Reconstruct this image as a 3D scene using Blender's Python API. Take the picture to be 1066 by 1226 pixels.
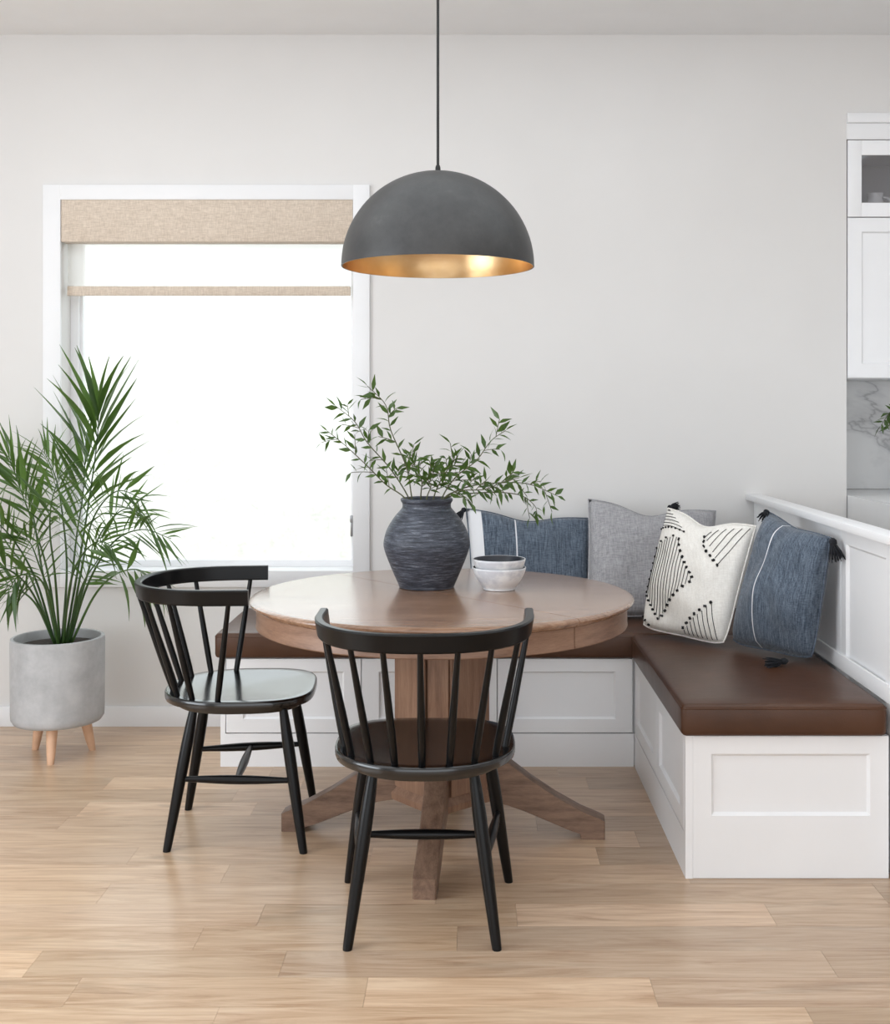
import bpy, bmesh, math, random
from mathutils import Vector, Matrix, noise
R = math.radians
PI = math.pi
rng = random.Random(7)
for o in list(bpy.data.objects): bpy.data.objects.remove(o, do_unlink=True)
SC = bpy.context.scene
COL = SC.collection

# ------------------------------------------------------------------ camera
CAMH = 1.3
cam_d = bpy.data.cameras.new('camera')
cam = bpy.data.objects.new('camera', cam_d); COL.objects.link(cam)
cam.location = (0, 0, CAMH); cam.rotation_euler = (R(90), 0, 0)
cam_d.sensor_fit = 'HORIZONTAL'; cam_d.sensor_width = 36.0
cam_d.lens = 1385 / 1066 * 36
cam_d.shift_x = (533 - 567) / 1066
cam_d.shift_y = -(613 - 494) / 1066
cam_d.clip_end = 200
SC.camera = cam
# ------------------------------------------------------------------ world, lights, exposure
W = bpy.data.worlds.new('sky'); SC.world = W; W.use_nodes = True
bg = W.node_tree.nodes['Background']
bg.inputs[0].default_value = (0.91, 0.955, 1.0, 1); bg.inputs[1].default_value = 1.9
def area(name, loc, rot, sx, sy, power, col=(1, 1, 1)):
    d = bpy.data.lights.new(name, 'AREA'); d.shape = 'RECTANGLE'; d.size = sx; d.size_y = sy
    d.energy = power; d.color = col
    o = bpy.data.objects.new(name, d); COL.objects.link(o); o.location = loc; o.rotation_euler = rot
    return o
area('fill_light_rear', (0.0, -3.4, 1.25), (R(90), 0, 0), 6.0, 2.2, 16, (0.88, 0.95, 1.0))  # unseen fill lamp added behind the camera, no real doors there
area('fill_light_left', (-3.25, 1.3, 1.3), (R(90), 0, R(-90)), 2.6, 1.7, 66, (0.86, 0.93, 1.0))  # added fill lamp out of view, brightens left-facing bench and half wall
area('fill_light_ceiling', (-0.1, 2.7, 2.86), (0, 0, 0), 5.0, 2.6, 46, (0.86, 0.94, 1.0))  # made-up overhead fill, out of view, lifts floor and lower walls
sd = bpy.data.lights.new('sun', 'SUN'); sd.energy = 1.25; sd.angle = R(3); sd.color = (1, .98, .95)
sun = bpy.data.objects.new('sun', sd); COL.objects.link(sun); sun.rotation_euler = (R(42), 0, R(-12))
SC.view_settings.view_transform = 'Standard'
SC.view_settings.look = 'None'
SC.view_settings.gamma = 1
SC.view_settings.use_curve_mapping = False
SC.view_settings.exposure = 0.16

# ------------------------------------------------------------------ materials
def lin(c):
    return tuple(((x/255)/12.92 if x/255 <= 0.04045 else ((x/255+0.055)/1.055)**2.4) for x in c) + (1,)
class Mat:
    def __init__(s, name, col=(200, 200, 200), rough=0.5, metal=0.0, spec=None):
        s.m = bpy.data.materials.new(name); s.m.use_nodes = True
        s.nt = s.m.node_tree; s.b = s.nt.nodes['Principled BSDF']
        s.b.inputs['Base Color'].default_value = lin(col); s.b.inputs['Roughness'].default_value = rough
        s.b.inputs['Metallic'].default_value = metal
        if spec is not None: s.b.inputs['Specular IOR Level'].default_value = spec
    def n(s, t, **kw):
        x = s.nt.nodes.new(t)
        for k, v in kw.items():
            if k in x.inputs: x.inputs[k].default_value = v
            else: setattr(x, k, v)
        return x
    def l(s, a, b): s.nt.links.new(a, b)
    def coord(s, scale=(1, 1, 1), kind='Object', rot=(0, 0, 0)):
        if kind == 'World': t = s.n('ShaderNodeNewGeometry').outputs['Position']
        else: t = s.n('ShaderNodeTexCoord').outputs[kind]
        mp = s.n('ShaderNodeMapping'); mp.inputs['Scale'].default_value = scale; mp.inputs['Rotation'].default_value = rot
        s.l(t, mp.inputs[0]); return mp.outputs[0]
    def noise(s, vec, scale=5, detail=4, rough=.5, dist=0):
        x = s.n('ShaderNodeTexNoise', Scale=scale, Detail=detail, Roughness=rough, Distortion=dist)
        if vec is not None: s.l(vec, x.inputs['Vector'])
        return x.outputs['Fac']
    def ramp(s, fac, stops):
        r = s.n('ShaderNodeValToRGB'); e = r.color_ramp.elements
        while len(e) < len(stops): e.new(.5)
        for i, (p, c) in enumerate(stops): e[i].position = p; e[i].color = lin(c)
        s.l(fac, r.inputs[0]); return r.outputs[0]
    def color(s, out): s.l(out, s.b.inputs['Base Color'])
    def bump(s, fac, strength=.2, dist=.002):
        x = s.n('ShaderNodeBump', Strength=strength, Distance=dist); s.l(fac, x.inputs['Height'])
        s.l(x.outputs[0], s.b.inputs['Normal']); return x

def m_simple(name, col, rough=.5, metal=0., spec=None, var=6, nscale=6, bump=.05):
    a = Mat(name, col, rough, metal, spec)
    f = a.noise(a.coord(), nscale, 5)
    lo = tuple(max(0, c-var) for c in col); hi = tuple(min(255, c+var) for c in col)
    a.color(a.ramp(f, [(.35, lo), (.65, hi)]))
    a.bump(a.noise(a.coord(), nscale*30, 3), bump, .001)
    return a.m
M = {}
M['wall'] = m_simple('wall_paint', (220, 218, 216), .85, spec=.2, var=1, nscale=3, bump=.06)
M['ceiling'] = m_simple('ceiling_paint', (236, 236, 236), .9, spec=.2, var=1, bump=.05)
M['trim'] = m_simple('white_trim_paint', (232, 232, 233), .45, spec=.35, var=1, bump=.02)
M['joinery'] = m_simple('white_joinery_lacquer', (239, 239, 240), .4, spec=.4, var=1, bump=.02)
M['dark_gap'] = m_simple('shadow_gap', (70, 68, 66), .8)
M['subfloor'] = m_simple('subfloor', (150, 120, 92), .7)
M['black'] = m_simple('black_lacquer', (10, 10, 11), .3, spec=.25, var=2, nscale=12, bump=.05)
M['black_seat'] = m_simple('black_polished_seat', (9, 9, 10), .2, spec=.45, var=2, nscale=12, bump=.03)
for _n in M['black_seat'].node_tree.nodes:
    if _n.type == 'BSDF_PRINCIPLED': _n.inputs['Coat Weight'].default_value = .6; _n.inputs['Coat Roughness'].default_value = .12
M['black_cord'] = m_simple('black_cord', (14, 14, 14), .6)
M['vinyl'] = m_simple('window_vinyl', (240, 240, 242), .35, var=1)
M['metal'] = m_simple('brushed_metal', (150, 150, 152), .35, 1.0)
M['leg_wood'] = m_simple('pale_beech', (214, 172, 140), .55, var=8, nscale=20)
M['soil'] = m_simple('potting_soil', (48, 40, 34), .95, var=15, nscale=60, bump=.6)
M['tassel'] = m_simple('tassel_yarn', (26, 28, 34), .9, var=6, nscale=60, bump=.4)
M['bark'] = m_simple('green_brown_bark', (82, 84, 52), .6, var=12, nscale=40)
M['ceramic'] = m_simple('white_ceramic', (236, 236, 236), .25, var=2)
M['cabinet_inside'] = m_simple('cabinet_interior', (205, 205, 206), .7, var=1)

def wood(name, stops, stretch=(1.2, 14, 14), rough=.4, rot=(0, 0, 0), bump=.12, spec=.5, coat=0):
    a = Mat(name, (150, 110, 90), rough, spec=spec)
    v = a.coord(stretch, 'Object', rot)
    f = a.noise(v, 3.0, 8, .65, .35)
    g = a.noise(a.coord(tuple(x*6 for x in stretch), 'Object', rot), 4, 4, .6)
    mx = a.n('ShaderNodeMath', operation='MULTIPLY_ADD'); a.l(g, mx.inputs[0]); mx.inputs[1].default_value = .35
    a.l(f, mx.inputs[2])
    a.color(a.ramp(mx.outputs[0], stops)); a.bump(g, bump, .001)
    if coat: a.b.inputs['Coat Weight'].default_value = coat; a.b.inputs['Coat Roughness'].default_value = .18
    return a.m
TW = [(.42, (108, 80, 62)), (.62, (132, 100, 80)), (.85, (150, 118, 96))]
M['table_wood'] = wood('oak_table_top', [(.42, (98, 68, 50)), (.6, (136, 102, 79)), (.82, (160, 126, 101))], (1.3, 16, 16), .27, (0, 0, R(-45)), .06, .5, .7)
M['table_side'] = wood('oak_table_apron', TW, (2, 2, 14), .42)
M['table_leg'] = wood('oak_table_foot', [(.45, (92, 70, 56)), (.62, (116, 91, 75)), (.82, (136, 109, 91))], (2, 14, 14), .45)
M['table_post'] = wood('oak_table_column', TW, (14, 14, 1.2), .45)

# floor plank: world-space grain, tone from the object's colour, offset per plank
a = Mat('oak_floor_plank', (200, 165, 130), .28, spec=.8)
oi = a.n('ShaderNodeObjectInfo')
cmb = a.n('ShaderNodeCombineXYZ')
k1 = a.n('ShaderNodeMath', operation='MULTIPLY'); a.l(oi.outputs['Random'], k1.inputs[0]); k1.inputs[1].default_value = 37.0
a.l(k1.outputs[0], cmb.inputs[0]); a.l(k1.outputs[0], cmb.inputs[2])
geo = a.n('ShaderNodeNewGeometry')
ad = a.n('ShaderNodeVectorMath', operation='ADD'); a.l(geo.outputs['Position'], ad.inputs[0]); a.l(cmb.outputs[0], ad.inputs[1])
mp = a.n('ShaderNodeMapping'); mp.inputs['Scale'].default_value = (1.0, 11, 1); a.l(ad.outputs[0], mp.inputs[0])
f = a.noise(mp.outputs[0], 2.2, 7, .62, 1.6)
mp2 = a.n('ShaderNodeMapping'); mp2.inputs['Scale'].default_value = (5, 110, 1); a.l(ad.outputs[0], mp2.inputs[0])
g = a.noise(mp2.outputs[0], 2, 4, .6)
mx = a.n('ShaderNodeMath', operation='MULTIPLY_ADD'); a.l(g, mx.inputs[0]); mx.inputs[1].default_value = .34; a.l(f, mx.inputs[2])
base = a.ramp(mx.outputs[0], [(.38, (150, 116, 88)), (.52, (182, 150, 121)), (.66, (198, 169, 141)), (.86, (214, 189, 162))])
mp3 = a.n('ShaderNodeMapping'); mp3.inputs['Scale'].default_value = (2.2, 9, 1); a.l(ad.outputs[0], mp3.inputs[0])
kn = a.noise(mp3.outputs[0], 1.3, 2, .5, .6)
knr = a.n('ShaderNodeMapRange'); a.l(kn, knr.inputs[0])
knr.inputs[1].default_value = .27; knr.inputs[2].default_value = .36; knr.inputs[3].default_value = .85; knr.inputs[4].default_value = 1.0
mul = a.n('ShaderNodeMix', data_type='RGBA', blend_type='MULTIPLY'); mul.inputs[0].default_value = 1
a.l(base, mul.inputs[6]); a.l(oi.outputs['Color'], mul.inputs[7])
mul2 = a.n('ShaderNodeMix', data_type='RGBA', blend_type='MULTIPLY'); mul2.inputs[0].default_value = 1
a.l(mul.outputs[2], mul2.inputs[6]); a.l(knr.outputs[0], mul2.inputs[7])
a.color(mul2.outputs[2]); a.bump(g, .08, .001)
M['floor'] = a.m

# glass, lightly reflecting, clear
def glass(name, tint=(1, 1, 1), refl=.06):
    m = bpy.data.materials.new(name); m.use_nodes = True; nt = m.node_tree; nt.nodes.clear()
    o = nt.nodes.new('ShaderNodeOutputMaterial'); mixn = nt.nodes.new('ShaderNodeMixShader')
    t = nt.nodes.new('ShaderNodeBsdfTransparent'); t.inputs[0].default_value = (*tint, 1)
    gl = nt.nodes.new('ShaderNodeBsdfGlossy'); gl.inputs['Roughness'].default_value = .03
    mixn.inputs[0].default_value = refl
    nt.links.new(t.outputs[0], mixn.inputs[1]); nt.links.new(gl.outputs[0], mixn.inputs[2]); nt.links.new(mixn.outputs[0], o.inputs[0])
    return m
M['glass'] = glass('window_glass', (.98, 1, .99))
M['cab_glass'] = glass('cabinet_glass', (.9, .9, .91), .08)

def fabric(name, c1, c2, scale=(90, 90, 90), rough=.9, bump=.4, kind='Object'):
    a = Mat(name, c1, rough, spec=.15)
    w1 = a.noise(a.coord((scale[0], scale[1]*.12, scale[2]*.12), kind), 4, 3, .7)
    w2 = a.noise(a.coord((scale[0]*.12, scale[1], scale[2]), kind), 4, 3, .7)
    mm = a.n('ShaderNodeMath', operation='ADD'); a.l(w1, mm.inputs[0]); a.l(w2, mm.inputs[1])
    h = a.n('ShaderNodeMath', operation='MULTIPLY'); a.l(mm.outputs[0], h.inputs[0]); h.inputs[1].default_value = .5
    c = a.ramp(h.outputs[0], [(.38, c1), (.62, c2)])
    a.color(c); a.bump(h.outputs[0], bump, .002)
    a.b.inputs['Sheen Weight'].default_value = .2
    a.last = c
    return a
M['linen'] = fabric('beige_linen', (190, 174, 158), (220, 206, 190), (70, 70, 70)).m
M['grey_linen'] = fabric('grey_linen', (138, 137, 140), (176, 175, 178), (60, 60, 60)).m
M['cream_wool'] = fabric('cream_wool', (226, 222, 215), (243, 240, 234), (60, 60, 60)).m
M['yarn'] = m_simple('black_yarn', (30, 29, 30), .9)
def denim(name, stripes, band=None):
    a = fabric(name, (78, 89, 103), (126, 138, 152), (70, 70, 70))
    streak = a.noise(a.coord((26, 1.6, 1), 'UV'), 3, 5, .7)
    dk = a.n('ShaderNodeMix', data_type='RGBA', blend_type='MULTIPLY'); dk.inputs[0].default_value = .9
    a.l(a.last, dk.inputs[6]); a.l(a.ramp(streak, [(.32, (132, 138, 148)), (.68, (255, 255, 255))]), dk.inputs[7])
    cur = dk.outputs[2]
    uv = a.n('ShaderNodeTexCoord').outputs['UV']; sx = a.n('ShaderNodeSeparateXYZ'); a.l(uv, sx.inputs[0])
    for (u0, w) in stripes + ([band] if band else []):
        s1 = a.n('ShaderNodeMath', operation='SUBTRACT'); a.l(sx.outputs[0], s1.inputs[0]); s1.inputs[1].default_value = u0
        s2 = a.n('ShaderNodeMath', operation='ABSOLUTE'); a.l(s1.outputs[0], s2.inputs[0])
        s3 = a.n('ShaderNodeMath', operation='LESS_THAN'); a.l(s2.outputs[0], s3.inputs[0]); s3.inputs[1].default_value = w
        mn = a.n('ShaderNodeMix', data_type='RGBA'); a.l(s3.outputs[0], mn.inputs[0]); a.l(cur, mn.inputs[6])
        mn.inputs[7].default_value = lin((222, 223, 226)); cur = mn.outputs[2]
    a.color(cur); return a.m
M['denim_plain'] = denim('blue_denim_seam', [])
M['denim_side'] = denim('blue_denim_side', [(.40, .006)])
M['denim_back'] = denim('blue_denim_back', [(.38, .005)], (.04, .075))

# leather
a = Mat('brown_leather', (80, 52, 40), .36, spec=.35)
a.color(a.ramp(a.noise(a.coord(), 5, 5), [(.3, (68, 43, 28)), (.7, (82, 53, 36))]))
v = a.n('ShaderNodeTexVoronoi', Scale=260); a.l(a.coord(), v.inputs['Vector'])
b1 = a.bump(v.outputs['Distance'], .12, .001)
b2 = a.n('ShaderNodeBump', Strength=.25, Distance=.01); a.l(a.noise(a.coord((2, 2, 2)), 4, 3), b2.inputs['Height'])
a.l(b1.outputs[0], b2.inputs['Normal']); a.l(b2.outputs[0], a.b.inputs['Normal'])
M['leather'] = a.m
# concrete pot
a = Mat('grey_concrete', (190, 190, 190), .85, spec=.25)
a.color(a.ramp(a.noise(a.coord(), 9, 8, .65), [(.3, (162, 162, 163)), (.55, (182, 182, 183)), (.75, (195, 195, 195))]))
a.bump(a.noise(a.coord(), 60, 5), .35, .002); M['concrete'] = a.m
# lamp shade
a = Mat('charcoal_metal', (70, 70, 70), .48, .25)
a.color(a.ramp(a.noise(a.coord((1, 1, 1)), 7, 9, .75), [(.3, (54, 54, 55)), (.6, (70, 70, 70)), (.8, (94, 93, 92))]))
a.bump(a.noise(a.coord(), 120, 3), .12, .001); M['shade_out'] = a.m
a = Mat('gold_leaf', (214, 176, 124), .3, 1.0)
a.color(a.ramp(a.noise(a.coord(), 6, 6), [(.3, (206, 166, 112)), (.7, (230, 200, 158))]))
a.bump(a.noise(a.coord(), 18, 3), .25, .004); M['shade_in'] = a.m
# vase glaze: horizontal streaks
a = Mat('charcoal_stoneware', (60, 64, 72), .5, spec=.4)
f1 = a.noise(a.coord((9, 9, 95)), 2, 9, .8, .1)
a.color(a.ramp(f1, [(.38, (36, 38, 44)), (.5, (62, 66, 76)), (.6, (96, 101, 112)), (.7, (158, 162, 168))]))
a.bump(a.noise(a.coord((3, 3, 50)), 2, 4), .5, .004); M['vase'] = a.m
a = Mat('speckled_stoneware', (226, 226, 228), .35)
a.color(a.ramp(a.noise(a.coord((1, 1, 1.6)), 11, 6, .6), [(.42, (206, 207, 212)), (.55, (238, 238, 238))])); M['bowl'] = a.m
M['bowl_in'] = m_simple('dark_glaze', (52, 56, 64), .3, var=6, nscale=20)
# marble
a = Mat('white_marble', (226, 226, 226), .2)
v1 = a.coord((1, 1, 1), 'World', (0.3, .5, .2))
n1 = a.n('ShaderNodeTexNoise', Scale=1.3, Detail=6, Roughness=.55, Distortion=.6); a.l(v1, n1.inputs['Vector'])
s1 = a.n('ShaderNodeMath', operation='SUBTRACT'); a.l(n1.outputs['Fac'], s1.inputs[0]); s1.inputs[1].default_value = .5
s2 = a.n('ShaderNodeMath', operation='ABSOLUTE'); a.l(s1.outputs[0], s2.inputs[0])
a.color(a.ramp(s2.outputs[0], [(.0, (178, 178, 180)), (.006, (214, 214, 215)), (.03, (228, 228, 228)), (.3, (234, 234, 234))]))
M['marble'] = a.m
# stucco outdoors
a = Mat('cream_stucco', (246, 244, 236), .95, spec=.1)
a.color(a.ramp(a.noise(a.coord((1, 1, 1), 'World'), 14, 8, .7), [(.35, (210, 208, 203)), (.62, (231, 230, 225))]))
a.bump(a.noise(a.coord((1, 1, 1), 'World'), 26, 3), .3, .03); M['stucco'] = a.m
# leaves
def leafmat(name, lo, hi, tr):
    m = bpy.data.materials.new(name); m.use_nodes = True; nt = m.node_tree; b = nt.nodes['Principled BSDF']
    b.inputs['Roughness'].default_value = .38
    oi = nt.nodes.new('ShaderNodeObjectInfo'); r = nt.nodes.new('ShaderNodeValToRGB')
    e = r.color_ramp.elements; e[0].color = lin(lo); e[1].color = lin(hi)
    tc = nt.nodes.new('ShaderNodeNewGeometry'); nz = nt.nodes.new('ShaderNodeTexNoise'); nz.inputs['Scale'].default_value = 14
    nt.links.new(tc.outputs['Position'], nz.inputs['Vector'])
    ml = nt.nodes.new('ShaderNodeMath'); ml.operation = 'ADD'; ml.inputs[1].default_value = 0
    hlf = nt.nodes.new('ShaderNodeMath'); hlf.operation = 'MULTIPLY_ADD'; hlf.inputs[1].default_value = .55
    nt.links.new(oi.outputs['Random'], hlf.inputs[0]); nt.links.new(nz.outputs['Fac'], hlf.inputs[2])
    sb = nt.nodes.new('ShaderNodeMath'); sb.operation = 'SUBTRACT'; sb.inputs[1].default_value = .28
    nt.links.new(hlf.outputs[0], sb.inputs[0]); nt.links.new(sb.outputs[0], r.inputs[0])
    nt.links.new(r.outputs[0], b.inputs['Base Color'])
    t = nt.nodes.new('ShaderNodeBsdfTranslucent'); t.inputs[0].default_value = lin(tr)
    mixn = nt.nodes.new('ShaderNodeMixShader'); mixn.inputs[0].default_value = .28
    out = nt.nodes['Material Output']
    nt.links.new(b.outputs[0], mixn.inputs[1]); nt.links.new(t.outputs[0], mixn.inputs[2]); nt.links.new(mixn.outputs[0], out.inputs[0])
    return m
M['palm'] = leafmat('palm_leaf', (34, 58, 34), (84, 112, 60), (120, 160, 60))
M['leaf'] = leafmat('branch_leaf', (38, 58, 32), (82, 108, 52), (110, 150, 55))
# sheer blind cloth
m = bpy.data.materials.new('sheer_shade_cloth'); m.use_nodes = True; nt = m.node_tree; nt.nodes.clear()
o_ = nt.nodes.new('ShaderNodeOutputMaterial'); mixn = nt.nodes.new('ShaderNodeMixShader'); mixn.inputs[0].default_value = .55
d_ = nt.nodes.new('ShaderNodeBsdfDiffuse'); d_.inputs[0].default_value = (.9, .9, .88, 1)
t_ = nt.nodes.new('ShaderNodeBsdfTransparent'); t_.inputs[0].default_value = (.97, .97, .96, 1)
nt.links.new(d_.outputs[0], mixn.inputs[1]); nt.links.new(t_.outputs[0], mixn.inputs[2]); nt.links.new(mixn.outputs[0], o_.inputs[0])
M['sheer'] = m

# ------------------------------------------------------------------ helpers
def px(x, y, Y):
    """point in the room, Y metres in front of the camera, from measured angles"""
    return Vector(((x-567)*Y/1385, Y, CAMH-(y-494)*Y/1385))
def tag(o, label=None, cat=None, group=None, kind=None):
    if label: o['label'] = label
    if cat: o['category'] = cat
    if group: o['group'] = group
    if kind: o['kind'] = kind
    return o
def empty(name, loc=(0, 0, 0), rz=0, label=None, cat=None, group=None):
    o = bpy.data.objects.new(name, None); COL.objects.link(o); o.empty_display_size = .1
    o.location = loc; o.rotation_euler = (0, 0, rz)
    return tag(o, label, cat, group)
def smooth(me, on=True, angle=40):
    for p in me.polygons: p.use_smooth = on
    if on and angle < 180: 
        try: me.set_sharp_from_angle(angle=R(angle))
        except Exception: pass
class G:
    """geometry collector -> one mesh object"""
    def __init__(s): s.v = []; s.f = []; s.uv = None
    def add(s, vs, fs):
        k = len(s.v); s.v += [tuple(x) for x in vs]; s.f += [tuple(i+k for i in f) for f in fs]; return s
    def box(s, x0, x1, y0, y1, z0, z1, bev=0):
        if bev > 0:
            bm = bmesh.new(); bmesh.ops.create_cube(bm, size=1)
            for v in bm.verts: v.co = Vector(((x0+x1)/2+v.co.x*(x1-x0), (y0+y1)/2+v.co.y*(y1-y0), (z0+z1)/2+v.co.z*(z1-z0)))
            bmesh.ops.bevel(bm, geom=list(bm.edges), offset=bev, segments=3 if bev > .004 else 2, affect='EDGES', profile=.5)
            bm.verts.index_update(); s.add([v.co for v in bm.verts], [[v.index for v in f.verts] for f in bm.faces]); bm.free(); return s
        vs = [(x, y, z) for x in (x0, x1) for y in (y0, y1) for z in (z0, z1)]
        return s.add(vs, [(0, 1, 3, 2), (4, 6, 7, 5), (0, 4, 5, 1), (2, 3, 7, 6), (0, 2, 6, 4), (1, 5, 7, 3)])
    def loft(s, rings, cap=True, closed=True):
        n = len(rings[0]); vs = [p for r in rings for p in r]; fs = []
        for i in range(len(rings)-1):
            for j in range(n if closed else n-1):
                a, b = i*n+j, i*n+(j+1) % n; fs.append((a, b, b+n, a+n))
        if cap: fs.append(tuple(range(n-1, -1, -1))); fs.append(tuple(range((len(rings)-1)*n, len(rings)*n)))
        return s.add(vs, fs)
    def tube(s, pts, rad, n=10, cap=True):
        pts = [Vector(p) for p in pts]; rings = []
        if not isinstance(rad, (list, tuple)): rad = [rad]*len(pts)
        up = None
        for i, p in enumerate(pts):
            t = (pts[min(i+1, len(pts)-1)]-pts[max(i-1, 0)]).normalized()
            if up is None: up = Vector((0, 0, 1)) if abs(t.z) < .9 else Vector((0, 1, 0))
            a = t.cross(up).normalized(); b = a.cross(t).normalized(); up = b
            rings.append([p+rad[i]*(math.cos(2*PI*k/n)*a+math.sin(2*PI*k/n)*b) for k in range(n)])
        return s.loft(rings, cap)
    def lathe(s, prof, n=48, c=(0, 0, 0), cap=False):
        rings = [[(c[0]+r*math.cos(2*PI*k/n), c[1]+r*math.sin(2*PI*k/n), c[2]+z) for k in range(n)] for r, z in prof]
        return s.loft(rings, cap)
    def arc_lathe(s, prof, a0, a1, n=48, off=(0, 0)):
        rings = []
        for k in range(n+1):
            t = a0+(a1-a0)*k/n; rings.append([(off[0]+r*math.cos(t), off[1]+r*math.sin(t), z) for r, z in prof])
        return s.loft(rings, True)
    def build(s, name, mat, parent=None, sm=True, angle=40, sub=0, kind=None):
        me = bpy.data.meshes.new(name); me.from_pydata(s.v, [], s.f); me.update()
        bm = bmesh.new(); bm.from_mesh(me)
        bmesh.ops.recalc_face_normals(bm, faces=bm.faces); bm.to_mesh(me); bm.free()
        me.materials.append(M[mat] if isinstance(mat, str) else mat)
        if s.uv:
            ul = me.uv_layers.new(name='UVMap')
            for lp in me.loops: ul.data[lp.index].uv = s.uv[lp.vertex_index]
        smooth(me, sm, angle)
        o = bpy.data.objects.new(name, me); COL.objects.link(o)
        if parent: o.parent = parent
        if sub:
            md = o.modifiers.new('sub', 'SUBSURF'); md.levels = sub; md.render_levels = sub
        if kind: o['kind'] = kind
        return o
def struct(o): o['kind'] = 'structure'; return o
def bez(pts, n):
    """Catmull-Rom through points"""
    P = [Vector(p) for p in pts]; P = [2*P[0]-P[1]]+P+[2*P[-1]-P[-2]]; out = []
    seg = len(P)-3
    for i in range(n+1):
        t = i/n*seg; k = min(int(t), seg-1); u = t-k; a, b, c, d = P[k:k+4]
        out.append(.5*((2*b)+(c-a)*u+(2*a-5*b+4*c-d)*u*u+(3*b-a-3*c+d)*u**3))
    return out
def copy_tree(o, parent=None):
    c = o.copy(); COL.objects.link(c); c.parent = parent
    for ch in list(o.children): copy_tree(ch, c)
    return c
# framed panel front: lies in local XZ (0..w, 0..h), front face at y=0 looking to -y, thickness t, field sunk by d
def framed(w, h, m, d=.009, sl=.007, t=.018, mt=None, mb=None):
    mt = m if mt is None else mt; mb = m if mb is None else mb
    g = G()
    def rect(x0, x1, z0, z1, y): return [(x0, y, z0), (x1, y, z0), (x1, y, z1), (x0, y, z1)]
    e = .0015
    rings = [rect(0, w, 0, h, t), rect(0, w, 0, h, e), rect(e, w-e, e, h-e, 0),
             rect(m, w-m, mb, h-mt, 0), rect(m+.002, w-m-.002, mb+.002, h-mt-.002, d*.35), rect(m+sl, w-m-sl, mb+sl, h-mt-sl, d)]
    g.loft(rings, True); return g
def placed(o, loc, rz=0):
    o.location = loc; o.rotation_euler = (0, 0, rz); return o

# ------------------------------------------------------------------ room shell
WY = 4.8
CEIL = 2.868
XL, XR = -1.712, -.4956
ZB, ZT = .640, 2.184
g = G()
g.box(-3.4, XL, WY, WY+.2, 0, CEIL); g.box(XR, 1.549, WY, WY+.2, 0, CEIL)
g.box(XL, XR, WY, WY+.2, 0, ZB); g.box(XL, XR, WY, WY+.2, ZT, CEIL)
g.box(1.549, 3.6, WY, WY+.2, 2.54, CEIL)
g.box(1.45, 1.549, WY+.2, 5.2, 0, CEIL)
g.box(1.45, 3.6, 5.2, 5.3, 0, CEIL)
struct(g.build('wall_back', 'wall', sm=False))
struct(G().box(-3.5, 3.7, -3.6, 5.3, CEIL, CEIL+.1).build('ceiling', 'ceiling', sm=False))
g = G(); g.box(-3.5, -3.4, -3.6, 0.2, 0, CEIL); g.box(-3.5, -3.4, 3.0, 5.0, 0, CEIL); g.box(-3.5, -3.4, .2, 3.0, 0, .5); g.box(-3.5, -3.4, .2, 3.0, 2.5, CEIL)
struct(g.build('wall_left', 'wall', sm=False))
struct(G().box(3.6, 3.7, -3.6, 5.3, 0, CEIL).build('wall_right', 'wall', sm=False))
# baseboard
g = G(); g.box(-3.4, -.93, WY-.014, WY, 0, .083, .002)
struct(g.build('baseboard_back', 'trim'))
# floor with separate planks
fl = empty('floor'); fl['kind'] = 'structure'
struct(G().box(-3.5, 3.7, -3.6, 5.3, -.06, -.0145).build('subfloor', 'subfloor', fl, False))
pm = G().box(0, 1, 0, .1322, -.014, 0, 0).build('plank', 'floor', fl, False)
bm = bmesh.new(); bm.from_mesh(pm.data); bm.free()
Y0 = 2.529-.133
custom = {  # row: [(x_start, x_end, tone)], rows counted from Y0 upward (nearest = 0)
    0: [(-3.4, -.555, 1.0), (-.555, .725, 1.04), (.725, 2.4, .86), (2.4, 3.6, .95)],
    1: [(-3.4, -.90, .94), (-.90, -.242, .98), (-.242, .405, 1.13), (.405, 2.1, 1.0), (2.1, 3.6, .9)],
    2: [(-3.4, -1.04, 1.14), (-1.04, -.45, .90), (-.45, .84, .88), (.84, 2.2, .87), (2.2, 3.6, 1)],
    3: [(-2.9, -.68, .98), (-.68, -.04, .93), (-.04, 1.3, .80), (1.3, 3.0, .95)],
    4: [(-3.2, -.55, 1.02), (-.55, .112, .9), (.112, .77, 1.1), (.77, 2.3, .93)],
    5: [(-2.6, -1.0, 1.04), (-1.0, -.1, 1.0), (-.1, 1.1, .86), (1.1, 2.6, .8)],
    6: [(-3.1, -.7, 1.05), (-.7, .6, .98), (.6, 2.2, .84)],
    7: [(-3.0, -1.0, .95), (-1.0, -.3, .98), (-.3, .365, 1.13), (.365, 1.7, .82)],
    8: [(-2.7, -.9, .98), (-.9, .5, .98), (.5, 1.9, .85)],
    9: [(-3.2, -1.3, .93), (-1.3, .2, .97), (.2, 1.5, .8)],
    10: [(-2.4, -1.28, .9), (-1.28, -.72, 1.13), (-.72, .7, .98), (.7, 2.3, .8)],
    12: [(-3.3, -1.28, .86), (-1.28, -.6, 1.1), (-.6, .4, .92), (.4, 2, .8)],
}
first = True; cnt = 0
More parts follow.
